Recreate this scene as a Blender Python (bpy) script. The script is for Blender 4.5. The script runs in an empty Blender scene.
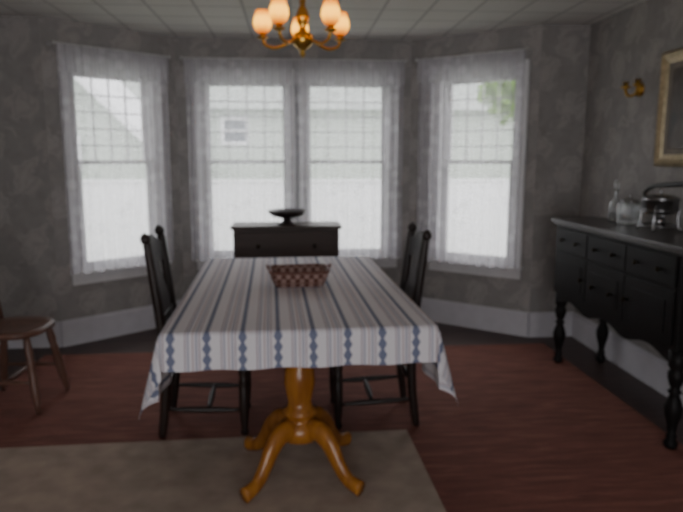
import bpy, bmesh, math, random
from mathutils import Vector, Matrix
random.seed(3)
C = bpy.context.scene.collection
pi = math.pi

# ---------------------------------------------------------------- materials
def nodes_of(name):
    m = bpy.data.materials.new(name); m.use_nodes = True
    nt = m.node_tree; b = nt.nodes['Principled BSDF']
    return m, nt, b
def N(nt, t, **kw):
    n = nt.nodes.new(t)
    for k, v in kw.items():
        setattr(n, k, v)
    return n
def math_n(nt, op, a, b=None, c=None):
    n = N(nt, 'ShaderNodeMath', operation=op)
    for i, v in enumerate((a, b, c)):
        if v is None: continue
        if isinstance(v, (int, float)): n.inputs[i].default_value = v
        else: nt.links.new(v, n.inputs[i])
    return n.outputs[0]
def ramp(nt, fac, stops, interp='LINEAR'):
    r = N(nt, 'ShaderNodeValToRGB'); cr = r.color_ramp; cr.interpolation = interp
    while len(cr.elements) < len(stops): cr.elements.new(0.5)
    for e, (p, c) in zip(cr.elements, stops):
        e.position = p; e.color = (*c, 1)
    nt.links.new(fac, r.inputs[0])
    return r.outputs[0]
def mixc(nt, fac, a, b):
    n = N(nt, 'ShaderNodeMix', data_type='RGBA')
    for idx, v in ((0, fac), (6, a), (7, b)):
        if isinstance(v, (int, float)): n.inputs[idx].default_value = v
        elif isinstance(v, tuple): n.inputs[idx].default_value = (*v, 1)
        else: nt.links.new(v, n.inputs[idx])
    return n.outputs[2]
def coords(nt, which='Object', scale=(1, 1, 1)):
    tc = N(nt, 'ShaderNodeTexCoord'); mp = N(nt, 'ShaderNodeMapping')
    mp.inputs['Scale'].default_value = scale
    nt.links.new(tc.outputs[which], mp.inputs[0])
    return mp.outputs[0]
def noise(nt, vec, scale, detail=3, rough=.5, dist=0):
    n = N(nt, 'ShaderNodeTexNoise')
    n.inputs['Scale'].default_value = scale; n.inputs['Detail'].default_value = detail
    n.inputs['Roughness'].default_value = rough; n.inputs['Distortion'].default_value = dist
    nt.links.new(vec, n.inputs['Vector'])
    return n.outputs[0]
def bump(nt, b, h, strength=.3, dist=.01):
    n = N(nt, 'ShaderNodeBump'); n.inputs['Strength'].default_value = strength
    n.inputs['Distance'].default_value = dist
    nt.links.new(h, n.inputs['Height']); nt.links.new(n.outputs[0], b.inputs['Normal'])

def plain(name, col, rough=.5, metal=0., var=.15, scale=12, bumpy=0.):
    m, nt, b = nodes_of(name)
    v = coords(nt); nz = noise(nt, v, scale)
    d = tuple(c*(1-var) for c in col); l = tuple(min(1, c*(1+var)) for c in col)
    nt.links.new(ramp(nt, nz, [(.3, d), (.7, l)]), b.inputs['Base Color'])
    b.inputs['Roughness'].default_value = rough; b.inputs['Metallic'].default_value = metal
    if bumpy: bump(nt, b, nz, bumpy)
    return m
def wood(name, dark, light, rough=.35, axis=2, scale=14):
    m, nt, b = nodes_of(name)
    sc = [1, 1, 1]; sc[axis] = .09
    v = coords(nt, scale=tuple(sc))
    nz = noise(nt, v, scale, 5, .6, 1.2)
    nt.links.new(ramp(nt, nz, [(.3, dark), (.7, light)]), b.inputs['Base Color'])
    b.inputs['Roughness'].default_value = rough
    bump(nt, b, nz, .08)
    return m
def emit(name, col, s, base=(.9, .7, .4)):
    m, nt, b = nodes_of(name)
    b.inputs['Base Color'].default_value = (*base, 1)
    b.inputs['Emission Color'].default_value = (*col, 1)
    b.inputs['Emission Strength'].default_value = s
    b.inputs['Roughness'].default_value = .4
    return m

M_chair = wood('dark_walnut', (.009, .005, .004), (.022, .011, .008), .42)
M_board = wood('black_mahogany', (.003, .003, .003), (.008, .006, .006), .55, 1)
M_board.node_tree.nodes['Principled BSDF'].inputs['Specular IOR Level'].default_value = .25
M_boardtop = wood('sideboard_top_lit_wood', (.045, .040, .038), (.08, .072, .068), .28, 1)  # paler than the body: reflected light on the top put into the colour
M_chest = wood('chest_wood', (.032, .019, .014), (.062, .038, .029), .5, 0)
M_oak = wood('honey_oak', (.22, .075, .012), (.44, .18, .028), .22)
M_windsor = wood('brown_maple', (.08, .04, .028), (.17, .085, .06), .4)
M_trim = plain('white_trim_paint', (.58, .57, .61), .45, var=.04)
M_sash = plain('sash_paint', (.62, .62, .63), .45, var=.04)
M_brass = plain('aged_brass', (.60, .36, .08), .28, 1., .15, 20)
M_gold = plain('gilt_frame', (.46, .38, .24), .4, .5, .2, 30)
M_silver = plain('silver_plate', (.38, .38, .39), .25, 1., .08)
M_black = plain('ebony_handle', (.01, .01, .01), .35)
M_knob = plain('dark_brass_pull', (.03, .022, .012), .5, 1.)
M_bowl = plain('dark_bowl_glaze', (.02, .012, .012), .3)
M_rod = plain('white_rod', (.5, .5, .5), .4)
M_bulb = emit('candle_bulb', (1, .62, .2), 30.)
m, nt, b = nodes_of('clear_cut_glass'); M_glass = m
b.inputs['Base Color'].default_value = (.92, .95, .96, 1); b.inputs['Roughness'].default_value = .05
b.inputs['Transmission Weight'].default_value = .85; b.inputs['IOR'].default_value = 1.45
def m_shade():
    m, nt, b = nodes_of('amber_glass_shade')
    tc = N(nt, 'ShaderNodeTexCoord'); sp = N(nt, 'ShaderNodeSeparateXYZ')
    nt.links.new(tc.outputs['Generated'], sp.inputs[0])
    col = ramp(nt, sp.outputs[2], [(0, (1, .20, .0)), (.3, (1, .42, .015)), (.65, (1, .48, .03)), (1, (1, .24, .0))])
    st = ramp(nt, sp.outputs[2], [(0, (.15, .15, .15)), (.4, (1, 1, 1)), (.65, (1, 1, 1)), (1, (.35, .35, .35))])
    nt.links.new(col, b.inputs['Emission Color'])
    nt.links.new(math_n(nt, 'MULTIPLY', st, 3.6), b.inputs['Emission Strength'])
    b.inputs['Base Color'].default_value = (.6, .25, .03, 1)
    return m
M_shade = m_shade()

def m_wallpaper():
    m, nt, b = nodes_of('floral_wallpaper')
    v = coords(nt)
    n1 = noise(nt, v, 5.5, 3, .5, 1.0)
    n2 = noise(nt, v, 10, 3, .6, .5)
    sp = N(nt, 'ShaderNodeSeparateXYZ'); nt.links.new(v, sp.inputs[0])
    dx = math_n(nt, 'MULTIPLY', n1, 5.5)
    cx = math_n(nt, 'COSINE', math_n(nt, 'ADD', math_n(nt, 'MULTIPLY', sp.outputs[0], 2*pi/.42), dx))
    cz = math_n(nt, 'COSINE', math_n(nt, 'ADD', math_n(nt, 'MULTIPLY', sp.outputs[2], 2*pi/.50), dx))
    pr = math_n(nt, 'MULTIPLY_ADD', math_n(nt, 'MULTIPLY', cx, cz), .5, .5)
    leaf = ramp(nt, pr, [(.50, (0, 0, 0)), (.66, (1, 1, 1)), (.80, (.35, .35, .35)), (.92, (1, 1, 1))])
    base = ramp(nt, n2, [(.3, (.245, .235, .228)), (.7, (.305, .292, .284))])
    c = mixc(nt, math_n(nt, 'MULTIPLY', leaf, .55), base, (.42, .39, .375))
    nt.links.new(c, b.inputs['Base Color']); b.inputs['Roughness'].default_value = .75
    return m
M_paper = m_wallpaper()

def m_ceiling():
    m, nt, b = nodes_of('ceiling_tiles')
    v = coords(nt)
    br = N(nt, 'ShaderNodeTexBrick'); br.offset = 0
    br.inputs['Scale'].default_value = 1; br.inputs['Brick Width'].default_value = .31
    br.inputs['Row Height'].default_value = .31; br.inputs['Mortar Size'].default_value = .014
    br.inputs['Mortar Smooth'].default_value = .6
    br.inputs['Color1'].default_value = (.60, .59, .56, 1); br.inputs['Color2'].default_value = (.56, .55, .525, 1)
    br.inputs['Mortar'].default_value = (.38, .37, .36, 1)
    nt.links.new(v, br.inputs['Vector'])
    nt.links.new(br.outputs[0], b.inputs['Base Color']); b.inputs['Roughness'].default_value = .8
    return m
M_ceil = m_ceiling()

def m_floor():
    m, nt, b = nodes_of('dark_floorboards')
    v = coords(nt)
    br = N(nt, 'ShaderNodeTexBrick')
    br.inputs['Scale'].default_value = 1; br.inputs['Brick Width'].default_value = 1.6
    br.inputs['Row Height'].default_value = .08; br.inputs['Mortar Size'].default_value = .003
    br.inputs['Color1'].default_value = (.075, .045, .040, 1); br.inputs['Color2'].default_value = (.055, .035, .032, 1)
    br.inputs['Mortar'].default_value = (.015, .010, .009, 1)
    nt.links.new(v, br.inputs['Vector'])
    nt.links.new(br.outputs[0], b.inputs['Base Color']); b.inputs['Roughness'].default_value = .5
    return m
M_floor = m_floor()

def m_carpet():
    m, nt, b = nodes_of('red_carpet_pile')
    v = coords(nt)
    n1 = noise(nt, coords(nt, scale=(1.2, 9, 1)), 3, 4, .6, .6)
    n2 = noise(nt, v, 60, 3, .7)
    c = ramp(nt, n1, [(.3, (.15, .052, .040)), (.55, (.25, .092, .068)), (.75, (.38, .17, .12))])
    c = mixc(nt, math_n(nt, 'MULTIPLY', n2, .5), c, (.16, .062, .05))
    nt.links.new(c, b.inputs['Base Color']); b.inputs['Roughness'].default_value = .9
    bump(nt, b, n2, .4)
    return m
M_carpet = m_carpet()
M_rug = plain('beige_rug_pile', (.40, .315, .255), .95, var=.16, scale=9, bumpy=.15)

TW, TL = 1.08, 1.82
def m_cloth():
    m, nt, b = nodes_of('striped_cotton')
    tc = N(nt, 'ShaderNodeTexCoord'); sp = N(nt, 'ShaderNodeSeparateXYZ')
    nt.links.new(tc.outputs['UV'], sp.inputs[0])
    u, v = sp.outputs[0], sp.outputs[1]
    f = math_n(nt, 'FRACT', math_n(nt, 'DIVIDE', math_n(nt, 'ADD', u, 5.0), .137))
    W = (.70, .68, .71); Bl = (.15, .17, .26); Mv = (.36, .29, .34); Gr = (.38, .38, .46); Te = (.47, .38, .40)
    c = ramp(nt, f, [(0, W), (.20, Mv), (.235, W), (.27, Gr), (.33, W), (.41, Te), (.45, W), (.50, Gr), (.56, W), (.60, Mv), (.635, W)], 'CONSTANT')
    tri = math_n(nt, 'PINGPONG', math_n(nt, 'ADD', v, 5.0), .022)
    hem = math_n(nt, 'GREATER_THAN', math_n(nt, 'ABSOLUTE', v), TL/2-.01)
    amp = math_n(nt, 'MULTIPLY_ADD', hem, 2.4, 1.6)
    wid = math_n(nt, 'MULTIPLY_ADD', tri, amp, .045)
    dist = math_n(nt, 'ABSOLUTE', math_n(nt, 'SUBTRACT', f, .82))
    msk = math_n(nt, 'LESS_THAN', dist, wid)
    c = mixc(nt, msk, c, Bl)
    nt.links.new(c, b.inputs['Base Color']); b.inputs['Roughness'].default_value = .8
    return m
M_cloth = m_cloth()

def m_curtain(name='sheer_lace', lo=.35):
    m, nt, b = nodes_of(name)
    out = nt.nodes['Material Output']
    tc = N(nt, 'ShaderNodeTexCoord'); mp = N(nt, 'ShaderNodeMapping')
    nt.links.new(tc.outputs['UV'], mp.inputs[0]); v = mp.outputs[0]
    vo = N(nt, 'ShaderNodeTexVoronoi'); vo.inputs['Scale'].default_value = 9
    nt.links.new(v, vo.inputs['Vector'])
    fl = ramp(nt, vo.outputs[0], [(.2, (1, 1, 1)), (.40, (0, 0, 0))])
    n1 = noise(nt, v, 7, 3, .5, 1.5)
    base = math_n(nt, 'MULTIPLY_ADD', n1, .16, lo)
    fac = math_n(nt, 'MULTIPLY_ADD', fl, .12, base)
    tr = N(nt, 'ShaderNodeBsdfTransparent'); df = N(nt, 'ShaderNodeBsdfDiffuse'); tl = N(nt, 'ShaderNodeBsdfTranslucent')
    df.inputs[0].default_value = (.78, .77, .82, 1); tl.inputs[0].default_value = (.82, .81, .86, 1)
    mx = N(nt, 'ShaderNodeMixShader'); mx.inputs[0].default_value = .5
    nt.links.new(df.outputs[0], mx.inputs[1]); nt.links.new(tl.outputs[0], mx.inputs[2])
    m2 = N(nt, 'ShaderNodeMixShader')
    nt.links.new(fac, m2.inputs[0]); nt.links.new(tr.outputs[0], m2.inputs[1]); nt.links.new(mx.outputs[0], m2.inputs[2])
    nt.links.new(m2.outputs[0], out.inputs[0])
    nt.nodes.remove(b)
    return m
M_curt = m_curtain()
M_val = m_curtain('dense_lace', .40)

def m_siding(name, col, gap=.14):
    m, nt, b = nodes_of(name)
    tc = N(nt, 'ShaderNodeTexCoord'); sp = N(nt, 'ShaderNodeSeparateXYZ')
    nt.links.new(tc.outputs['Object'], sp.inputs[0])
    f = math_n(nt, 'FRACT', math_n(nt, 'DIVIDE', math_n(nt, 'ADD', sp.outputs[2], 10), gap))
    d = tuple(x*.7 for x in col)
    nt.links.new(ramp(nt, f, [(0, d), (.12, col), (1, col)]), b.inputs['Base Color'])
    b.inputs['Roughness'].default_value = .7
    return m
M_siding = m_siding('grey_green_siding', (.50, .55, .51))
M_roof = plain('grey_shingle', (.34, .37, .35), .9, var=.2, scale=6)
M_fence = plain('white_fence_paint', (.80, .80, .84), .6, var=.05)
M_leaf = plain('leaf_green', (.15, .28, .04), .8, var=.5, scale=5)
M_grass = plain('lawn_green', (.25, .30, .18), .95, var=.3, scale=3)
M_bark = plain('tree_bark', (.28, .25, .22), .9)
M_dark = plain('dark_window_glass', (.10, .12, .14), .15)

# ---------------------------------------------------------------- mesh helpers
def new_obj(name, bm, mat=None, parent=None, loc=(0, 0, 0), rot=(0, 0, 0), smooth=False, bevel=0, auto=True):
    me = bpy.data.meshes.new(name)
    bmesh.ops.recalc_face_normals(bm, faces=bm.faces)
    bm.to_mesh(me); bm.free()
    if smooth:
        for p in me.polygons: p.use_smooth = True
    o = bpy.data.objects.new(name, me); C.objects.link(o)
    if mat: me.materials.append(mat)
    o.location = loc; o.rotation_euler = rot
    if parent: o.parent = parent
    if bevel:
        md = o.modifiers.new('bev', 'BEVEL'); md.width = bevel; md.segments = 2; md.limit_method = 'ANGLE'
    return o
def box(bm, c, s, rot=None):
    vs = []
    for x in (-.5, .5):
        for y in (-.5, .5):
            for z in (-.5, .5):
                p = Vector((x*s[0], y*s[1], z*s[2]))
                if rot is not None: p = rot @ p
                vs.append(bm.verts.new(p + Vector(c)))
    for f in ((0, 1, 3, 2), (4, 6, 7, 5), (0, 4, 5, 1), (2, 3, 7, 6), (0, 2, 6, 4), (1, 5, 7, 3)):
        bm.faces.new([vs[i] for i in f])
def bxx(bm, x0, x1, y0, y1, z0, z1):
    box(bm, ((x0+x1)/2, (y0+y1)/2, (z0+z1)/2), (x1-x0, y1-y0, z1-z0))
def lathe(bm, prof, seg=24, off=(0, 0, 0), cap=True, flute=0, axis='z'):
    rings = []
    for r, z in prof:
        ring = []
        for i in range(seg):
            a = 2*pi*i/seg
            rr = r*(1+flute*math.cos(a*6))
            p = (rr*math.cos(a), rr*math.sin(a), z)
            if axis == 'x': p = (z, rr*math.cos(a), rr*math.sin(a))
            ring.append(bm.verts.new((p[0]+off[0], p[1]+off[1], p[2]+off[2])))
        rings.append(ring)
    for a, b in zip(rings, rings[1:]):
        for i in range(seg):
            j = (i+1) % seg
            bm.faces.new((a[i], a[j], b[j], b[i]))
    if cap:
        bm.faces.new(rings[0][::-1]); bm.faces.new(rings[-1])
def sweep(bm, pts, rad, seg=10, flat=1.0, cap=True):
    pts = [Vector(p) for p in pts]
    if isinstance(rad, (int, float)): rad = [rad]*len(pts)
    up = Vector((0, 0, 1)); rings = []
    prev = None
    for i, p in enumerate(pts):
        t = (pts[min(i+1, len(pts)-1)] - pts[max(i-1, 0)]).normalized()
        if prev is None:
            ref = up if abs(t.z) < .9 else Vector((1, 0, 0))
            nrm = (ref - t*ref.dot(t)).normalized()
        else:
            nrm = (prev - t*prev.dot(t)).normalized()
        prev = nrm; bn = t.cross(nrm)
        rings.append([bm.verts.new(p + nrm*math.cos(2*pi*k/seg)*rad[i] + bn*math.sin(2*pi*k/seg)*rad[i]*flat) for k in range(seg)])
    for a, b in zip(rings, rings[1:]):
        for i in range(seg):
            j = (i+1) % seg
            bm.faces.new((a[i], a[j], b[j], b[i]))
    if cap:
        bm.faces.new(rings[0][::-1]); bm.faces.new(rings[-1])
def smoothpts(cp, n=6):
    cp = [Vector(p) for p in cp]; out = []
    for i in range(len(cp)-1):
        p0 = cp[max(i-1, 0)]; p1 = cp[i]; p2 = cp[i+1]; p3 = cp[min(i+2, len(cp)-1)]
        for k in range(n):
            t = k/n
            out.append(.5*((2*p1)+(-p0+p2)*t+(2*p0-5*p1+4*p2-p3)*t*t+(-p0+3*p1-3*p2+p3)*t**3))
    out.append(cp[-1]); return out
def lerpl(vals, n=6):
    out = []
    for a, b in zip(vals, vals[1:]):
        for k in range(n): out.append(a+(b-a)*k/n)
    out.append(vals[-1]); return out
def thing(name, loc, rz, label, cat, group=None):
    e = bpy.data.objects.new(name, None); C.objects.link(e); e.empty_display_size = .1
    e.location = loc; e.rotation_euler = (0, 0, rz)
    e['label'] = label; e['category'] = cat
    if group: e['group'] = group
    return e
def tag(o, label, cat, group=None):
    o['label'] = label; o['category'] = cat
    if group: o['group'] = group
    return o
def struct(o):
    o['kind'] = 'structure'; return o
def copy_thing(e, loc, rz, label=None):
    def rec(o, par):
        n = o.copy(); C.objects.link(n)
        if par: n.parent = par
        for c in o.children: rec(c, n)
        return n
    n = rec(e, None)
    n.location = loc; n.rotation_euler = (0, 0, rz)
    if label: n['label'] = label
    return n

# ---------------------------------------------------------------- room shell
HC = 2.40
TH = .14
def wall(name, p0, p1, ops=(), ztop=HC):
    """inner face runs p0->p1 ; outside is on the +y local side"""
    p0 = Vector((*p0, 0)); p1 = Vector((*p1, 0)); d = p1-p0; L = d.length
    bm = bmesh.new()
    u = 0
    for (a, b, z0, z1) in sorted(ops):
        bxx(bm, u, a, 0, TH, 0, ztop)
        if z0 > 0: bxx(bm, a, b, 0, TH, 0, z0)
        bxx(bm, a, b, 0, TH, z1, ztop)
        u = b
    bxx(bm, u, L, 0, TH, 0, ztop)
    o = new_obj(name, bm, M_paper, loc=p0, rot=(0, 0, math.atan2(d.y, d.x)))
    return struct(o), L
A = (-1.755, 4.71); B = (-.95, 5.40); Cc = (1.02, 5.40); D = (1.87, 4.70); E = (2.24, 4.70)
Z0, Z1 = .57, 2.07
WL = (.195, .835)
W1 = (-.74+.95, -.02+.95); W2 = (.11+.95, .83+.95)
WR = (.30, .935)
wall('wall_bay_west', A, B, [(*WL, Z0, Z1)])
wall('wall_bay_north', B, Cc, [(*W1, Z0, Z1), (*W2, Z0, Z1)])
wall('wall_bay_east', Cc, D, [(*WR, Z0, Z1)])
wall('wall_northwest', (-3.0, 4.71), A)
wall('wall_northeast', D, E)
wall('wall_east', (2.24, 4.70), (2.24, -1.6))
wall('wall_west', (-3.0, -1.6), (-3.0, 4.71))
wall('wall_south', (2.24, -1.6), (-3.0, -1.6), [(1.3, 3.5, 0, 2.1)])  # unseen rear doorway opening, added to let sky light into the room
bm = bmesh.new(); bxx(bm, -3.2, 2.42, -1.8, 5.6, HC, HC+.1); struct(new_obj('ceiling', bm, M_ceil))
bm = bmesh.new(); bxx(bm, -3.2, 2.42, -1.8, 5.6, -.12, 0); struct(new_obj('floor', bm, M_floor))

def baseboard(name, p0, p1):
    p0 = Vector((*p0, 0)); p1 = Vector((*p1, 0)); d = p1-p0; L = d.length
    bm = bmesh.new()
    bxx(bm, 0, L, -.018, 0, 0, .165); bxx(bm, 0, L, -.026, 0, .165, .185); bxx(bm, 0, L, -.014, 0, .185, .20)
    struct(new_obj(name, bm, M_trim, loc=p0, rot=(0, 0, math.atan2(d.y, d.x))))
baseboard('baseboard_bay_west', A, B); baseboard('baseboard_bay_north', B, Cc); baseboard('baseboard_bay_east', Cc, D)
baseboard('baseboard_northwest', (-3, 4.71), A); baseboard('baseboard_northeast', D, E)
baseboard('baseboard_east', (2.24, 4.70), (2.24, -1.6)); baseboard('baseboard_west', (-3.0, -1.6), (-3.0, 4.71))

def portal(mid, nrm, wx, wz):
    ld = bpy.data.lights.new('portal', 'AREA'); ld.shape = 'RECTANGLE'; ld.size = wx; ld.size_y = wz
    ld.cycles.is_portal = True
    lo = bpy.data.objects.new('window_light_portal', ld); C.objects.link(lo)
    lo.location = mid
    lo.rotation_euler = (-nrm).to_track_quat('-Z', 'Z').to_euler()
    lo['kind'] = 'structure'
def window(i, p0, p1, rng):
    p0 = Vector((*p0, 0)); p1 = Vector((*p1, 0)); d = p1-p0
    a, b = rng; bm = bmesh.new(); z0, z1 = Z0, Z1
    zm = 1.385
    fy0, fy1 = .02, .12; w = .022
    bxx(bm, a, a+w, fy0, fy1, z0, z1); bxx(bm, b-w, b, fy0, fy1, z0, z1)
    bxx(bm, a+w, b-w, fy0, fy1, z1-w, z1); bxx(bm, a+w, b-w, fy0, fy1, z0, z0+w)
    def sash(x0, x1, s0, s1, y):
        t = .03
        bxx(bm, x0, x0+t, y, y+.03, s0, s1); bxx(bm, x1-t, x1, y, y+.03, s0, s1)
        bxx(bm, x0+t, x1-t, y, y+.03, s1-t, s1); bxx(bm, x0+t, x1-t, y, y+.03, s0, s0+t)
    sash(a+w, b-w, z0+w, zm+.015, .035)
    sash(a+w, b-w, zm-.015, z1-w, .07)
    x0, x1 = a+w+.03, b-w-.03
    for k in range(1, 4):
        x = x0+(x1-x0)*k/4; bxx(bm, x-.0045, x+.0045, .078, .09, zm+.01, z1-w-.03)
    for k in range(1, 5):
        z = zm+(z1-w-.03-zm)*k/5; bxx(bm, x0, x1, .0785, .0895, z-.0045, z+.0045)
    cw = .085
    bxx(bm, a-cw, a, -.02, 0, z0, z1+cw); bxx(bm, b, b+cw, -.02, 0, z0, z1+cw)
    bxx(bm, a, b, -.02, 0, z1, z1+cw)
    bxx(bm, a-cw-.01, b+cw+.01, -.045, .02, z0-.03, z0)
    bxx(bm, a-cw, b+cw, -.018, 0, z0-.11, z0-.03)
    struct(new_obj('window_%d' % i, bm, M_sash, loc=p0, rot=(0, 0, math.atan2(d.y, d.x))))
    dn = d.normalized(); nrm = Vector((-dn.y, dn.x, 0))
    portal(p0 + dn*((a+b)/2) + nrm*.16 + Vector((0, 0, (z0+z1)/2)), nrm, b-a, z1-z0)
window(1, A, B, WL); window(2, B, Cc, W1); window(3, B, Cc, W2); window(4, Cc, D, WR)
portal(Vector((2.24-2.4, -1.76, 1.05)), Vector((0, -1, 0)), 2.2, 2.1)  # portal at the added rear opening, no window there
bm = bmesh.new()
bxx(bm, 1.2, 1.3, -.02, 0, 0, 2.1); bxx(bm, 3.5, 3.6, -.02, 0, 0, 2.1); bxx(bm, 1.2, 3.6, -.02, 0, 2.1, 2.2)
struct(new_obj('trim_1', bm, M_trim, loc=(2.24, -1.6, 0), rot=(0, 0, pi)))

# ---------------------------------------------------------------- curtains
def curtain(p0, p1, s0, s1, zt, zb, label, off=.085, ph=0):
    p0 = Vector((*p0, 0)); p1 = Vector((*p1, 0)); d = p1-p0
    bm = bmesh.new(); uvl = bm.loops.layers.uv.new('UVMap')
    nx = int((s1-s0)/.008); nz = 24; g = []
    for i in range(nx+1):
        s = s0+(s1-s0)*i/nx; row = []
        for k in range(nz+1):
            t = k/nz
            hem = .012*math.sin(s*2*pi/.11+ph)
            z = zt+(zb+hem*t-zt)*t
            amp = .008+.012*t
            y = -off + amp*math.sin(s*2*pi/.085+ph+.9*math.sin(s*7)+t*.6)
            row.append((bm.verts.new((s, y, z)), (s, z)))
        g.append(row)
    for i in range(nx):
        for k in range(nz):
            q = (g[i][k], g[i+1][k], g[i+1][k+1], g[i][k+1])
            f = bm.faces.new([x[0] for x in q])
            for l, x in zip(f.loops, q): l[uvl].uv = x[1]
    o = new_obj('lace_curtain', bm, M_curt, loc=p0, rot=(0, 0, math.atan2(d.y, d.x)), smooth=True)
    tag(o, label, 'curtain', 'sheer lace curtains in the bay window')
    bm = bmesh.new()
    uvl = bm.loops.layers.uv.new('UVMap'); g = []
    for i in range(nx+1):
        s = s0+(s1-s0)*i/nx; row = []
        for k in range(9):
            t = k/8; z = zt-(.19*t)-.012*t*math.sin(s*2*pi/.09)
            y = -off-.03-.004*t+(.006+.008*t)*math.sin(s*2*pi/.06+ph)
            row.append((bm.verts.new((s, y, z)), (s+3, z)))
        g.append(row)
    for i in range(nx):
        for k in range(8):
            q = (g[i][k], g[i+1][k], g[i+1][k+1], g[i][k+1])
            f = bm.faces.new([x[0] for x in q])
            for l, x in zip(f.loops, q): l[uvl].uv = x[1]
    new_obj('valance', bm, M_val, parent=o, smooth=True)
def rod(p0, p1, s0, s1, z):
    p0 = Vector((*p0, 0)); p1 = Vector((*p1, 0)); d = p1-p0
    bm = bmesh.new(); z += .0065
    lathe(bm, [(.006, s0-.02), (.014, s0-.015), (.014, s0-.004), (.006, s0), (.006, s1), (.014, s1+.004), (.014, s1+.015), (.006, s1+.02)], 12, off=(0, -.10, z), axis='x')
    bxx(bm, s0-.014, s0-.006, -.10, 0, z-.01, z+.01); bxx(bm, s1+.006, s1+.014, -.10, 0, z-.01, z+.01)
    o = new_obj('curtain_rod', bm, M_rod, loc=p0, rot=(0, 0, math.atan2(d.y, d.x)))
    tag(o, 'thin white curtain rod above the bay window', 'curtain rod', 'curtain rods')
ZC = 2.21
curtain(A, B, .07, .93, ZC, .56, 'white sheer lace curtain over a narrow bay window')
curtain(B, Cc, .09, .965, ZC, .55, 'white sheer lace curtain over one of the paired windows', ph=1)
curtain(B, Cc, .975, 1.89, ZC, .55, 'white sheer lace curtain over one of the paired windows', ph=2)
curtain(Cc, D, .12, 1.01, ZC, .55, 'white sheer lace curtain beside the sideboard corner', ph=3)
rod(A, B, .06, .94, ZC); rod(B, Cc, .08, 1.90, ZC); rod(Cc, D, .11, 1.02, ZC)

# ---------------------------------------------------------------- carpets
bm = bmesh.new(); bxx(bm, -1.80, 1.92, -1.0, 4.50, 0, .006)
tag(new_obj('carpet', bm, M_carpet), 'worn reddish-brown carpet covering the middle of the floor', 'carpet')
bm = bmesh.new(); bxx(bm, -2.3, .66, .9, 3.02, .0062, .014)
tag(new_obj('rug', bm, M_rug, rot=(0, 0, math.radians(1.5)), bevel=.003), 'plain beige rug under the pedestal of the table', 'rug')

# ---------------------------------------------------------------- dining table
TZ = .0145
RT = math.radians(1.9)
TX = .0
tbl = thing('dining_table', (TX, 3.28, TZ), RT, 'honey oak pedestal dining table covered by a striped cloth', 'table')
TT = .745-TZ
bm = bmesh.new(); bxx(bm, -TW/2, TW/2, -TL/2, TL/2, TT-.028, TT)
new_obj('table_top', bm, M_oak, tbl, bevel=.008)
bm = bmesh.new()
for s in (-1, 1):
    bxx(bm, s*.44-.011, s*.44+.011, -.82, .82, TT-.10, TT-.028)
    bxx(bm, -.43, .43, s*.81-.011, s*.81+.011, TT-.10, TT-.028)
new_obj('apron', bm, M_oak, tbl)
PY = -.65; PX = -.0
bm = bmesh.new()
lathe(bm, [(.05, .16), (.085, .17), (.092, .20), (.09, .235), (.07, .25), (.062, .27), (.078, .285), (.078, .30), (.058, .315), (.052, .34), (.062, .38), (.07, .43), (.066, .48), (.052, .52), (.046, .545), (.062, .555), (.062, .572), (.05, .585), (.06, .62), (.10, .64), (.10, TT-.03)], 32, off=(PX, PY, 0))
new_obj('pedestal_column', bm, M_oak, tbl, smooth=True)
bm = bmesh.new(); bxx(bm, PX-.30, PX+.30, PY-.12, .72, TT-.075, TT-.03)
new_obj('slide_rail', bm, M_oak, tbl)
for k in range(4):
    a = pi/4+k*pi/2
    prof = [(.05, .215), (.11, .225), (.17, .185), (.22, .11), (.27, .055), (.34, .036)]
    rr = [.05, .05, .042, .034, .032, .036]
    bm = bmesh.new()
    pts = smoothpts([(PX+r*math.cos(a), PY+r*math.sin(a), z) for r, z in prof], 6)
    sweep(bm, pts, lerpl(rr, 6), 14, .8)
    new_obj('foot', bm, M_oak, tbl, smooth=True)

def cloth():
    bm = bmesh.new(); uvl = bm.loops.layers.uv.new('UVMap')
    ox, oy = .27, .145
    def axis(h, o, n):
        l = [-h-o+o*k/14 for k in range(14)] + [-h+2*h*k/n for k in range(n+1)] + [h+o*(k+1)/14 for k in range(14)]
        return l
    us = axis(TW/2+.004, ox, 60); vs = axis(TL/2+.004, oy, 90)
    HX, HY = TW/2+.004, TL/2+.004
    G = []
    for u in us:
        row = []
        for v in vs:
            ax = max(0, abs(u)-HX); ay = max(0, abs(v)-HY); sx = 1 if u > 0 else -1; sy = 1 if v > 0 else -1
            x = max(-HX, min(HX, u)); y = max(-HY, min(HY, v)); z = .0035
            if ax > 1e-6 and ay < 1e-6:
                ed = min(1, (HY-abs(v))/.15)
                x += sx*(.006+ax*.03 + ed*ax*.05*math.sin(v*2*pi/.31)); z = -ax*.985
                if ax < .03: z = -ax*.95
            elif ay > 1e-6 and ax < 1e-6:
                ed = min(1, (HX-abs(u))/.15)
                y += sy*(.008+ay*.08 + ed*ay*.07*math.sin(u*2*pi/.27)); z = -ay*.985
            elif ax > 0 and ay > 0:
                r = math.hypot(ax, ay); ph = math.atan2(ax, ay)
                o = .007*min(1, r/.02)+r*(.08+(.03-.08)*ph/(pi/2))
                nx, ny = math.sin(ph), math.cos(ph)
                fin = r*.24*math.sin(2*ph)
                lat = r*.17*math.sin(4*ph)
                x += sx*(o*nx + fin*.40 - lat*.9); y += sy*(o*ny + fin*.75 + lat*.5)
                z = -r*(.985+.10*math.sin(2*ph))
            row.append((bm.verts.new((x, y, z)), (u, v)))
        G.append(row)
    for i in range(len(us)-1):
        for k in range(len(vs)-1):
            q = (G[i][k], G[i+1][k], G[i+1][k+1], G[i][k+1])
            f = bm.faces.new([a[0] for a in q])
            for l, a in zip(f.loops, q): l[uvl].uv = a[1]
    o = new_obj('tablecloth', bm, M_cloth, loc=(TX, 3.28, .7455), rot=(0, 0, RT), smooth=True)
    tag(o, 'white cotton tablecloth with blue and mauve stripes, draped over the table', 'tablecloth')
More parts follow.
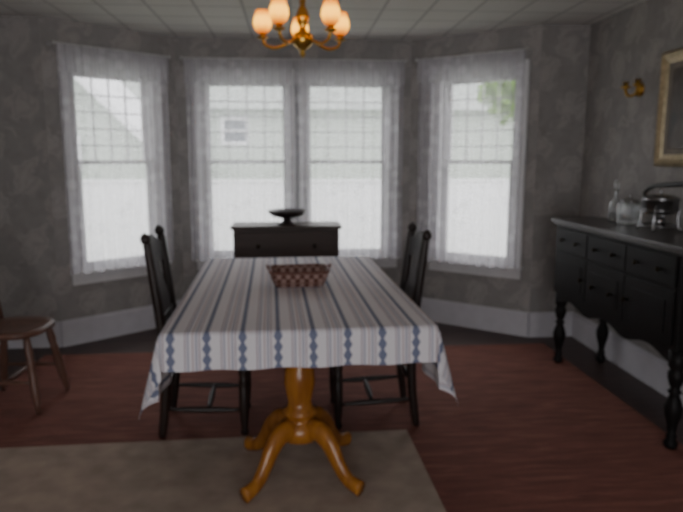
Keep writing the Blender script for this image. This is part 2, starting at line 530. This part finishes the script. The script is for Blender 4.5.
cloth()

# basket on table
bk = thing('basket', (.03, 3.27, .7495), RT, 'brown wicker rectangular basket with pale pattern on the table', 'basket')
def rrect(hx, hy, r, n=6):
    out = []
    for cx, cy, a0 in ((hx-r, hy-r, 0), (-hx+r, hy-r, pi/2), (-hx+r, -hy+r, pi), (hx-r, -hy+r, 1.5*pi)):
        for k in range(n+1):
            a = a0+pi/2*k/n; out.append((cx+r*math.cos(a), cy+r*math.sin(a)))
    return out
def m_wick():
    m, nt, b = nodes_of('wicker_weave')
    v = coords(nt)
    ck = N(nt, 'ShaderNodeTexChecker'); ck.inputs['Scale'].default_value = 42
    ck.inputs[1].default_value = (.13, .05, .033, 1); ck.inputs[2].default_value = (.40, .27, .24, 1)
    nt.links.new(v, ck.inputs[0]); nt.links.new(ck.outputs[0], b.inputs['Base Color']); b.inputs['Roughness'].default_value = .6
    return m
M_wick = m_wick()
bm = bmesh.new(); rings = []
for (hx, hy, r, z) in ((.125, .085, .03, 0), (.135, .095, .035, .02), (.148, .11, .04, .05), (.156, .12, .045, .08), (.148, .112, .04, .08), (.128, .09, .034, .02), (.12, .08, .03, .008)):
    rings.append([bm.verts.new((x, y, z)) for x, y in rrect(hx, hy, r)])
n = len(rings[0])
for a, b in zip(rings, rings[1:]):
    for i in range(n): bm.faces.new((a[i], a[(i+1) % n], b[(i+1) % n], b[i]))
bm.faces.new(rings[0][::-1]); bm.faces.new(rings[-1])
new_obj('basket_body', bm, M_wick, bk)
M_cane = plain('rim_cane', (.13, .045, .03), .5)
bm = bmesh.new()
pts = [(x, y, .081+.002*math.sin(i*2.4)) for i, (x, y) in enumerate(rrect(.154, .118, .045))]
sweep(bm, pts+[pts[0]], .007, 8)
new_obj('rim', bm, M_cane, bk, smooth=True)
for s in (-1, 1):
    bm = bmesh.new()
    sweep(bm, smoothpts([(s*.153, -.04, .081), (s*.166, -.03, .098), (s*.170, 0, .104), (s*.166, .03, .098), (s*.153, .04, .081)]), .005, 8)
    new_obj('handle', bm, M_cane, bk, smooth=True)

# ---------------------------------------------------------------- dark dining chairs (front = +x)
def dining_chair(loc, rz, label):
    e = thing('dining_chair', loc, rz, label, 'chair', 'dark wooden dining chairs at the table')
    bm = bmesh.new()
    outline = [(-.20, -.185), (-.20, .185), (.05, .215), (.20, .21), (.225, .15), (.225, -.15), (.20, -.21), (.05, -.215)]
    lo = [bm.verts.new((x, y, .425)) for x, y in outline]; hi = [bm.verts.new((x*.97, y*.97, .46)) for x, y in outline]
    bm.faces.new(lo[::-1]); bm.faces.new(hi); n = len(lo)
    for i in range(n): bm.faces.new((lo[i], lo[(i+1) % n], hi[(i+1) % n], hi[i]))
    new_obj('seat', bm, M_chair, e, bevel=.008)
    bm = bmesh.new()
    for s in (-1, 1):
        bxx(bm, -.17, .17, s*.165-.01, s*.165+.01, .37, .425)
    bxx(bm, .165, .185, -.155, .155, .37, .425); bxx(bm, -.20, -.18, -.155, .155, .37, .425)
    new_obj('seat_rail', bm, M_chair, e)
    for s in (-1, 1):
        bm = bmesh.new()
        lathe(bm, [(.016, 0), (.022, .01), (.016, .03), (.021, .08), (.025, .14), (.025, .25), (.020, .27), (.027, .285), (.020, .30), (.025, .33), (.026, .42)], 14, off=(.18, s*.175, 0))
        new_obj('leg', bm, M_chair, e, smooth=True)
    sl = lambda z: -.205-.065*max(0, (z-.45)/.6)**1.25
    for s in (-1, 1):
        bm = bmesh.new()
        cp = [(-.235, s*.175, 0.004), (-.21, s*.175, .22), (-.205, s*.178, .45), (sl(.68), s*.185, .68), (sl(.90), s*.19, .90), (sl(1.0), s*.192, 1.0)]
        pts = smoothpts(cp, 6); sweep(bm, pts, lerpl([.019, .024, .026, .024, .022, .020], 6), 12)
        xt = sl(1.0)
        sweep(bm, [(xt, s*.192, .995), (xt-.002, s*.192, 1.005), (xt-.005, s*.192, 1.022), (xt-.008, s*.192, 1.038), (xt-.010, s*.192, 1.05)], [.012, .023, .027, .018, .004], 12)
        new_obj('back_post', bm, M_chair, e, smooth=True)
    bm = bmesh.new(); nn = 24; F = []
    for i in range(nn+1):
        t = -1+2*i/nn; y = t*.19
        top = .965+.055*math.cos(t*pi/2)**2; bot = .885+.02*math.cos(t*pi)
        xx = sl(.93)-.018*(1-t*t)
        F.append([bm.verts.new(p) for p in ((xx-.010, y, bot), (xx-.010-.1*(top-bot), y, top), (xx+.010-.1*(top-bot), y, top), (xx+.010, y, bot))])
    for a, b in zip(F, F[1:]):
        for k in range(4): bm.faces.new((a[k], a[(k+1) % 4], b[(k+1) % 4], b[k]))
    bm.faces.new(F[0]); bm.faces.new(F[-1][::-1])
    new_obj('crest_rail', bm, M_chair, e, bevel=.003)
    bm = bmesh.new(); box(bm, (sl(.6), 0, .60), (.018, .36, .045)); new_obj('lower_rail', bm, M_chair, e, bevel=.003)
    bm = bmesh.new(); F = []
    for i in range(21):
        t = i/20; z = .61+t*.30; hw = .10+.035*math.sin(t*2*pi+.3)
        x = sl(z)-.012*t
        F.append([bm.verts.new(p) for p in ((x-.006, -hw, z), (x-.006, hw, z), (x+.006, hw, z), (x+.006, -hw, z))])
    for a, b in zip(F, F[1:]):
        for k in range(4): bm.faces.new((a[k], a[(k+1) % 4], b[(k+1) % 4], b[k]))
    bm.faces.new(F[0]); bm.faces.new(F[-1][::-1])
    new_obj('splat', bm, M_chair, e)
    for pts in ([(-.218, -.175, .15), (.18, -.175, .13)], [(-.218, .175, .15), (.18, .175, .13)], [(0, -.175, .14), (0, .175, .14)], [(.18, -.175, .24), (.18, .175, .24)], [(-.208, -.175, .24), (-.208, .175, .24)]):
        a, b = Vector(pts[0]), Vector(pts[1]); bm = bmesh.new()
        sweep(bm, [a.lerp(b, t) for t in (0, .15, .3, .5, .7, .85, 1)], [.009, .011, .015, .016, .015, .011, .009], 10)
        new_obj('stretcher', bm, M_chair, e, smooth=True)
    return e
c1 = dining_chair((-.445, 3.23, .0085), math.radians(2), 'dark carved wooden dining chair pushed under the striped cloth')
c2 = copy_thing(c1, (.405, 3.265, .0085), pi)

# ---------------------------------------------------------------- side chair (front = +x)
wc = thing('side_chair', (-1.60, 3.60, .0085), math.radians(-4), 'brown spindle-back wooden chair standing alone by the wall', 'chair')
bm = bmesh.new(); seg = 40
def seatpt(a, k=1.0):
    e = .72
    x = .20*math.copysign(abs(math.cos(a))**e, math.cos(a)); y = .205*math.copysign(abs(math.sin(a))**e, math.sin(a))
    return x*k, y*k
layers = [(.86, .42), (1.0, .435), (1.0, .452), (.95, .462), (.7, .456), (.3, .448)]
R = [[bm.verts.new((*seatpt(2*pi*i/seg, k), z)) for i in range(seg)] for k, z in layers]
for a, b in zip(R, R[1:]):
    for i in range(seg): bm.faces.new((a[i], a[(i+1) % seg], b[(i+1) % seg], b[i]))
bm.faces.new(R[0][::-1]); bm.faces.new(R[-1])
new_obj('seat', bm, M_windsor, wc, smooth=True)
feet = {}
for sx in (-1, 1):
    for sy in (-1, 1):
        bm = bmesh.new(); top = Vector((sx*.13, sy*.13, .43)); bot = Vector((sx*.195, sy*.185, .002))
        feet[(sx, sy)] = (top, bot)
        ts = [0, .08, .2, .3, .34, .38, .55, .7, .78, .82, .86, 1]
        rr = [.018, .019, .024, .020, .025, .019, .025, .022, .024, .017, .019, .013]
        sweep(bm, [top.lerp(bot, t) for t in ts], rr, 12)
        o = new_obj('leg', bm, M_windsor, wc, smooth=True)
mid = {}
for sy in (-1, 1):
    a = feet[(-1, sy)][0].lerp(feet[(-1, sy)][1], .6); b = feet[(1, sy)][0].lerp(feet[(1, sy)][1], .6)
    mid[sy] = a.lerp(b, .5); bm = bmesh.new()
    sweep(bm, [a.lerp(b, t) for t in (0, .2, .5, .8, 1)], [.008, .011, .016, .011, .008], 10); new_obj('stretcher', bm, M_windsor, wc, smooth=True)
bm = bmesh.new(); sweep(bm, [mid[-1].lerp(mid[1], t) for t in (0, .2, .5, .8, 1)], [.008, .011, .016, .011, .008], 10); new_obj('stretcher', bm, M_windsor, wc, smooth=True)
bm = bmesh.new(); bow = []
for i in range(25):
    a = pi*i/24; y = -.17*math.cos(a); z = .455+.43*math.sin(a)**.6
    bow.append((-.16-.06*(z-.455)/.43, y, z))
sweep(bm, bow, .012, 10); new_obj('back_bow', bm, M_windsor, wc, smooth=True)
for k in range(-3, 4):
    y = k*.042; a = math.acos(-y/.17); z = .455+.43*math.sin(a)**.6-.005; bm = bmesh.new()
    sweep(bm, [Vector((-.16, y*.85, .45)).lerp(Vector((-.16-.06*(z-.455)/.43, y, z)), t) for t in (0, .3, .6, 1)], [.006, .009, .006, .005], 8)
    new_obj('spindle', bm, M_windsor, wc, smooth=True)

# ---------------------------------------------------------------- chest under the windows + bowl
ch = thing('chest_of_drawers', (-.05, 5.04, 0), 0, 'small dark wooden chest of drawers below the paired windows', 'chest')
CW, CD = .87, .36
bm = bmesh.new(); bxx(bm, -CW/2+.02, CW/2-.02, -CD/2+.015, CD/2, .12, .865)
new_obj('body', bm, M_chest, ch, bevel=.004)
bm = bmesh.new(); bxx(bm, -CW/2, CW/2, -CD/2-.005, CD/2, .865, .89); new_obj('top', bm, M_chest, ch, bevel=.005)
for sx in (-1, 1):
    for sy in (-1, 1):
        bm = bmesh.new(); lathe(bm, [(.014, 0), (.022, .015), (.02, .04), (.03, .08), (.024, .12)], 14, off=(sx*.36, sy*.13+.005, 0)); new_obj('leg', bm, M_chest, ch, smooth=True)
for z0, z1 in [(.15, .38), (.40, .61), (.63, .84)]:
    bm = bmesh.new(); bxx(bm, -CW/2+.045, CW/2-.045, -CD/2-.001, -CD/2+.016, z0, z1)
    dr = new_obj('drawer', bm, M_chest, ch, bevel=.004)
    for s in (-1, 1):
        bm = bmesh.new(); lathe(bm, [(.006, 0), (.007, .012), (.016, .018), (.016, .026), (.008, .032)], 12)
        new_obj('knob', bm, M_knob, dr, loc=(s*.22, -CD/2, (z0+z1)/2), rot=(pi/2, 0, 0), smooth=True)
bm = bmesh.new()
lathe(bm, [(.075, 0), (.08, .008), (.04, .02), (.030, .04), (.06, .052), (.115, .065), (.148, .088), (.158, .112), (.150, .112), (.10, .075), (.03, .062)], 36)
o = new_obj('footed_bowl', bm, M_bowl, loc=(-.045, 5.03, .8905), smooth=True)
tag(o, 'dark footed bowl standing on the small chest', 'bowl')

# ---------------------------------------------------------------- sideboard (front = -x)
SB = thing('sideboard', (1.985, 3.395, .0065), 0, 'black antique sideboard on turned legs against the papered wall', 'sideboard')
sx0, sx1, sl = -.19, .215, .70
bm = bmesh.new(); bxx(bm, sx0, sx1, -sl, sl, .50, .975); new_obj('body', bm, M_board, SB, bevel=.004)
bm = bmesh.new()
F = []
for i in range(61):
    t = -1+2*i/60; y = t*(sl-.03); zb = .455+.02*math.cos(t*3*pi)
    F.append([bm.verts.new(p) for p in ((sx0+.004, y, zb), (sx0+.004, y, .5), (sx0+.022, y, .5), (sx0+.022, y, zb))])
for a, b in zip(F, F[1:]):
    for k in range(4): bm.faces.new((a[k], a[(k+1) % 4], b[(k+1) % 4], b[k]))
bm.faces.new(F[0]); bm.faces.new(F[-1][::-1])
new_obj('apron', bm, M_board, SB)
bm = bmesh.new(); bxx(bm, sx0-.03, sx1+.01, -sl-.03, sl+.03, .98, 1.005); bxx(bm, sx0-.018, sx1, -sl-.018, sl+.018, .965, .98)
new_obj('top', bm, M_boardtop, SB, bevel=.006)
prof = [(.020, 0), (.032, .012), (.034, .03), (.020, .05), (.027, .065), (.018, .08), (.024, .12), (.038, .17), (.043, .21), (.032, .25), (.020, .275), (.034, .29), (.020, .305), (.030, .33), (.038, .36), (.038, .385), (.028, .40), (.040, .42), (.040, .50)]
for x in (-.15, .16):
    for y in (-.655, .655):
        bm = bmesh.new(); lathe(bm, prof, 20, off=(x, y, 0)); new_obj('leg', bm, M_board, SB, smooth=True)
def knob(par, y, z, x):
    bm = bmesh.new(); lathe(bm, [(.006, 0), (.007, -.014), (.013, -.02), (.013, -.028), (.006, -.032)], 12, axis='x')
    new_obj('knob', bm, M_knob, par, loc=(x, y, z), smooth=True)
for k in range(3):
    y0 = -sl+.04+k*.445; bm = bmesh.new(); bxx(bm, sx0-.012, sx0, y0, y0+.435, .80, .95)
    d = new_obj('drawer', bm, M_board, SB, bevel=.005)
    knob(d, y0+.11, .875, sx0-.011); knob(d, y0+.315, .875, sx0-.011)
for k in range(3):
    y0 = -sl+.04+k*.445
    bm = bmesh.new(); bxx(bm, sx0-.010, sx0, y0, y0+.435, .525, .785); bxx(bm, sx0-.015, sx0-.010, y0+.06, y0+.365, .57, .735)
    d = new_obj('door' if k != 1 else 'drawer', bm, M_board, SB, bevel=.003)
    if k != 1: knob(d, y0+(.40 if k == 0 else .03), .66, sx0-.010)
    else: knob(d, y0+.11, .65, sx0-.014); knob(d, y0+.315, .65, sx0-.014)

ZT = 1.0118
cd = thing('chafing_dish', (2.05, 3.33, ZT), 0, 'silver chafing dish with a long dark handle on the sideboard', 'serving dish')
bm = bmesh.new()
for k in range(4):
    a = pi/4+k*pi/2; c, s = math.cos(a), math.sin(a)
    sweep(bm, smoothpts([(.115*c, .115*s, .006), (.10*c, .10*s, .03), (.095*c, .095*s, .08), (.102*c, .102*s, .13)]), .008, 8)
for z, r in ((.03, .10), (.115, .098)):
    sweep(bm, [(r*math.cos(2*pi*i/32), r*math.sin(2*pi*i/32), z) for i in range(33)], .005, 8)
new_obj('stand', bm, M_silver, cd, smooth=True)
bm = bmesh.new(); lathe(bm, [(.03, .036), (.035, .045), (.035, .065), (.02, .075)], 20); new_obj('burner', bm, M_silver, cd, smooth=True)
bm = bmesh.new(); lathe(bm, [(.04, .09), (.08, .10), (.095, .125), (.098, .17), (.102, .173), (.102, .177)], 32); new_obj('pan', bm, M_silver, cd, smooth=True)
bm = bmesh.new(); lathe(bm, [(.098, .1775), (.09, .187), (.06, .198), (.02, .204), (.008, .206), (.008, .214), (.014, .222), (.006, .23)], 32); new_obj('lid', bm, M_silver, cd, smooth=True)
bm = bmesh.new(); sweep(bm, smoothpts([(-.02, .08, .165), (-.02, .13, .20), (-.02, .05, .245), (-.02, -.12, .262), (-.02, -.34, .275)]), lerpl([.008, .011, .013, .015, .012], 6), 12); new_obj('handle', bm, M_black, cd, smooth=True)

dc = thing('decanter', (2.07, 3.85, ZT), 0, 'tall clear glass decanter with stopper on the sideboard', 'decanter')
bm = bmesh.new(); lathe(bm, [(.034, 0), (.040, .006), (.040, .10), (.034, .125), (.014, .15), (.012, .19), (.020, .205), (.014, .205), (.008, .19), (.010, .15), (.028, .122), (.034, .10), (.034, .014), (.02, .01)], 28)
new_obj('bottle', bm, M_glass, dc, smooth=True)
bm = bmesh.new(); lathe(bm, [(.006, .195), (.010, .208), (.016, .22), (.020, .238), (.014, .256), (.004, .264)], 16); new_obj('stopper', bm, M_glass, dc, smooth=True)
jr = thing('glass_jar', (2.06, 3.66, ZT), math.radians(12), 'square clear glass jar with silver lid on the sideboard', 'jar')
bm = bmesh.new(); rings = []
for h, z in ((.052, 0), (.056, .006), (.056, .12), (.05, .13), (.046, .13), (.05, .12), (.05, .012)):
    rings.append([bm.verts.new((x, y, z)) for x, y in rrect(h, h, .014, 4)])
n = len(rings[0])
for a, b in zip(rings, rings[1:]):
    for i in range(n): bm.faces.new((a[i], a[(i+1) % n], b[(i+1) % n], b[i]))
bm.faces.new(rings[0][::-1]); bm.faces.new(rings[-1]); new_obj('jar_body', bm, M_glass, jr, smooth=False)
bm = bmesh.new(); lathe(bm, [(.054, .131), (.055, .14), (.045, .152), (.015, .158), (.008, .165), (.012, .175), (.005, .182)], 24); new_obj('lid', bm, M_silver, jr, smooth=True)

# ---------------------------------------------------------------- picture and sconce on east wall
pf = thing('framed_picture', (2.238, 3.41, 1.70), 0, 'dark painting in a wide gilt frame on the papered wall', 'picture')
hw, hh, fw = .29, .335, .07
bm = bmesh.new()
def ring_frame(bm, a, b, x0, x1):
    o = [(-a[0], -a[1]), (a[0], -a[1]), (a[0], a[1]), (-a[0], a[1])]; i = [(-b[0], -b[1]), (b[0], -b[1]), (b[0], b[1]), (-b[0], b[1])]
    ov = [bm.verts.new((x0, *p)) for p in o]; iv = [bm.verts.new((x1, *p)) for p in i]
    for k in range(4): bm.faces.new((ov[k], ov[(k+1) % 4], iv[(k+1) % 4], iv[k]))
ring_frame(bm, (hw, hh), (hw, hh), 0, -.02); ring_frame(bm, (hw, hh), (hw-.02, hh-.02), -.02, -.035)
ring_frame(bm, (hw-.02, hh-.02), (hw-.045, hh-.045), -.035, -.02); ring_frame(bm, (hw-.045, hh-.045), (hw-fw, hh-fw), -.02, -.012)
bmesh.ops.remove_doubles(bm, verts=bm.verts, dist=1e-5)
new_obj('frame', bm, M_gold, pf)
bm = bmesh.new(); ring_frame(bm, (hw-fw, hh-fw), (hw-fw-.035, hh-fw-.035), -.011, -.010)
new_obj('mat_board', bm, plain('linen_mat', (.20, .17, .14), .7), pf)
bm = bmesh.new(); bxx(bm, -.009, -.002, -(hw-fw), hw-fw, -(hh-fw), hh-fw)
m, nt, b = nodes_of('dark_oil_paint'); v = coords(nt)
nt.links.new(ramp(nt, noise(nt, v, 6, 4, .6, 1), [(.3, (.02, .018, .015)), (.55, (.07, .05, .035)), (.8, (.14, .11, .08))]), b.inputs['Base Color']); b.inputs['Roughness'].default_value = .4
new_obj('canvas', bm, m, pf)

sc = thing('wall_sconce', (2.238, 3.95, 1.85), 0, 'small two-armed brass candle sconce on the papered wall', 'sconce')
bm = bmesh.new(); lathe(bm, [(.045, 0), (.045, -.008), (.028, -.018), (.010, -.026)], 20, axis='x'); new_obj('backplate', bm, M_brass, sc, smooth=True)
for s in (-1, 1):
    bm = bmesh.new(); sweep(bm, smoothpts([(-.012, 0, 0), (-.03, s*.02, -.03), (-.05, s*.05, -.035), (-.06, s*.07, -.005), (-.06, s*.072, .01)]), .009, 8); new_obj('arm', bm, M_brass, sc, smooth=True)
    bm = bmesh.new(); lathe(bm, [(.008, .01), (.03, .018), (.032, .026), (.016, .03), (.018, .055)], 16, off=(-.06, s*.072, 0)); new_obj('candle_cup', bm, M_brass, sc, smooth=True)

# ---------------------------------------------------------------- chandelier
cl = thing('chandelier', (.06, 3.2, HC), 0, 'five-arm brass chandelier with lit amber glass shades above the table', 'chandelier')
def zz(w): return w-HC-.02
bm = bmesh.new(); lathe(bm, [(.06, -.001), (.06, -.008), (.045, -.022), (.015, -.034), (.008, -.04)], 28); new_obj('canopy', bm, M_brass, cl, smooth=True)
bm = bmesh.new()
for k in range(6):
    z = -.05-k*.025
    pts = []
    for i in range(17):
        a = 2*pi*i/16; p = (.009*math.cos(a), 0, .017*math.sin(a)) if k % 2 else (0, .009*math.cos(a), .017*math.sin(a))
        pts.append((p[0], p[1], p[2]+z))
    sweep(bm, pts, .0025, 6)
new_obj('chain', bm, M_brass, cl, smooth=True)
bm = bmesh.new()
lathe(bm, [(.004, zz(1.925)), (.012, zz(1.935)), (.016, zz(1.945)), (.008, zz(1.955)), (.022, zz(1.965)), (.045, zz(1.985)), (.055, zz(2.01)), (.045, zz(2.035)), (.02, zz(2.05)), (.014, zz(2.07)), (.026, zz(2.09)), (.034, zz(2.12)), (.024, zz(2.15)), (.012, zz(2.17)), (.016, zz(2.19)), (.01, zz(2.22)), (.005, zz(2.235))], 28)
new_obj('body', bm, M_brass, cl, smooth=True)
for k in range(5):
    a = pi/2+k*2*pi/5+.05; c, s = math.cos(a), math.sin(a)
    bm = bmesh.new()
    sweep(bm, smoothpts([(r*c, r*s, zz(z)) for r, z in ((.03, 2.03), (.08, 1.995), (.14, 1.975), (.19, 1.99), (.205, 2.02))]), .0075, 8)
    lathe(bm, [(.006, zz(2.015)), (.026, zz(2.025)), (.028, zz(2.031)), (.014, zz(2.035)), (.018, zz(2.051))], 16, off=(.205*c, .205*s, 0))
    new_obj('arm', bm, M_brass, cl, smooth=True)
    bm = bmesh.new()
    lathe(bm, [(.02, 0), (.036, .018), (.044, .045), (.042, .07), (.034, .095), (.031, .11), (.029, .11), (.032, .095), (.040, .07), (.041, .045), (.033, .02), (.018, .003)], 24, flute=.05)
    sh = new_obj('lamp_shade', bm, M_shade, cl, loc=(.205*c, .205*s, zz(2.047)), smooth=True)
    bm = bmesh.new(); lathe(bm, [(.006, 0), (.014, .015), (.016, .03), (.010, .055), (.002, .075)], 12)
    new_obj('bulb', bm, M_bulb, sh, loc=(0, 0, .015), smooth=True)

# ---------------------------------------------------------------- outside
bm = bmesh.new(); bxx(bm, -40, 40, 5.7, 60, -.75, -.65)
o = new_obj('lawn', bm, M_grass); o['kind'] = 'structure'
def house(name, x0, x1, y, h, ridge, axis, label, wins, depth=6):
    e = thing(name, ((x0+x1)/2, y, -.65), 0, label, 'house')
    w = (x1-x0)/2; bm = bmesh.new(); bxx(bm, -w, w, 0, depth, 0, h)
    if axis == 'gable':
        vs = [bm.verts.new(p) for p in ((-w, 0, h), (w, 0, h), (0, 0, ridge), (-w, depth, h), (w, depth, h), (0, depth, ridge))]
        bm.faces.new((vs[0], vs[1], vs[2])); bm.faces.new((vs[3], vs[5], vs[4]))
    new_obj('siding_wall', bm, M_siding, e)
    bm = bmesh.new()
    if axis == 'gable':
        for s in (-1, 1):
            a = Vector((s*(w+.35), 0, h-.35*(ridge-h)/w)); b2 = Vector((0, 0, ridge))
            vs = []
            for yy in (-.35, depth+.2):
                for p in (a, b2):
                    vs += [bm.verts.new((p.x, yy, p.z)), bm.verts.new((p.x, yy, p.z+.18))]
            for f in ((0, 1, 3, 2), (4, 6, 7, 5), (0, 4, 5, 1), (2, 3, 7, 6), (0, 2, 6, 4), (1, 5, 7, 3)): bm.faces.new([vs[i] for i in f])
    else:
        vs = [bm.verts.new(p) for p in ((-w-.3, -.4, h), (w+.3, -.4, h), (w+.3, depth/2, ridge), (-w-.3, depth/2, ridge), (-w-.3, depth+.4, h), (w+.3, depth+.4, h))]
        bm.faces.new((vs[0], vs[1], vs[2], vs[3])); bm.faces.new((vs[3], vs[2], vs[5], vs[4])); bm.faces.new((vs[0], vs[3], vs[4])); bm.faces.new((vs[1], vs[5], vs[2])); bm.faces.new((vs[0], vs[4], vs[5], vs[1]))
    new_obj('roof', bm, M_roof if axis != 'gable' else M_fence, e)
    for (wx, wz, ww, wh) in wins:
        bm = bmesh.new(); bxx(bm, wx-ww/2, wx+ww/2, -.02, -.001, wz, wz+wh)
        g = new_obj('window_pane', bm, M_dark, e)
        bm = bmesh.new()
        for a in ((wx-ww/2-.08, wx-ww/2, wz-.08, wz+wh+.08), (wx+ww/2, wx+ww/2+.08, wz-.08, wz+wh+.08), (wx-ww/2, wx+ww/2, wz-.08, wz), (wx-ww/2, wx+ww/2, wz+wh, wz+wh+.08), (wx-ww/2, wx+ww/2, wz+wh/2-.02, wz+wh/2+.02)):
            bxx(bm, a[0], a[1], -.05, -.02, a[2], a[3])
        new_obj('window_frame', bm, M_fence, g)
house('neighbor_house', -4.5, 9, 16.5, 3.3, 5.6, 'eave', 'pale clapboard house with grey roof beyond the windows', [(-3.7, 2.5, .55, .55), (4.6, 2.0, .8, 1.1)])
house('garage', -6.0, -2.6, 12.3, 2.2, 3.9, 'gable', 'small white gabled garage next to the lawn', [(0, 1.9, .5, .5)], 3.4)
bm = bmesh.new()
for i in range(100):
    x = -10+i*.2; bxx(bm, x, x+.195, 9.0, 9.025, -.65, 1.08)
for z in (-.3, .7): bxx(bm, -10, 10, 9.025, 9.07, z, z+.08)
bxx(bm, -10, 10, 8.98, 9.06, 1.08, 1.12)
o = new_obj('board_fence', bm, M_fence); tag(o, 'white board fence across the neighbouring yard', 'fence')
def tree(loc, h, r, label):
    e = thing('tree', loc, 0, label, 'tree')
    bm = bmesh.new(); sweep(bm, [(0, 0, 0), (.05, 0, h*.4), (0, .05, h*.8)], [.10, .08, .04], 10); new_obj('trunk', bm, M_bark, e, smooth=True)
    bm = bmesh.new()
    for i in range(1400):
        d = Vector((random.gauss(0, 1), random.gauss(0, 1), random.gauss(0, .8))).normalized()*r*random.uniform(.3, 1)
        c = Vector((0, 0, h))+d
        q = Matrix.Rotation(random.uniform(0, 6.28), 3, Vector((random.random(), random.random(), random.random()+.1)).normalized())
        s = r*.13
        f = [bm.verts.new(c+q @ Vector(p)) for p in ((-s, 0, 0), (0, -s*.6, 0), (s, 0, 0), (0, s*.6, .0))]
        bm.faces.new(f)
    new_obj('foliage', bm, M_leaf, e)
tree((4.3, 11.9, -.65), 3.45, .75, 'leafy green tree by the neighbouring house')

# ---------------------------------------------------------------- world & camera
w = bpy.data.worlds.new('World'); bpy.context.scene.world = w; w.use_nodes = True
bg = w.node_tree.nodes['Background']; bg.inputs[0].default_value = (.98, .97, .98, 1); bg.inputs[1].default_value = 4.6

cam = bpy.data.cameras.new('Camera'); co = bpy.data.objects.new('Camera', cam); C.objects.link(co)
co.location = (0, 0, 1.41); co.rotation_euler = (math.radians(90-8.87), 0, math.radians(-4.5))
cam.sensor_width = 36; cam.lens = 622/683*36; cam.clip_start = .05
cam.dof.use_dof = True; cam.dof.focus_distance = .5; cam.dof.aperture_fstop = 10
bpy.context.scene.camera = co
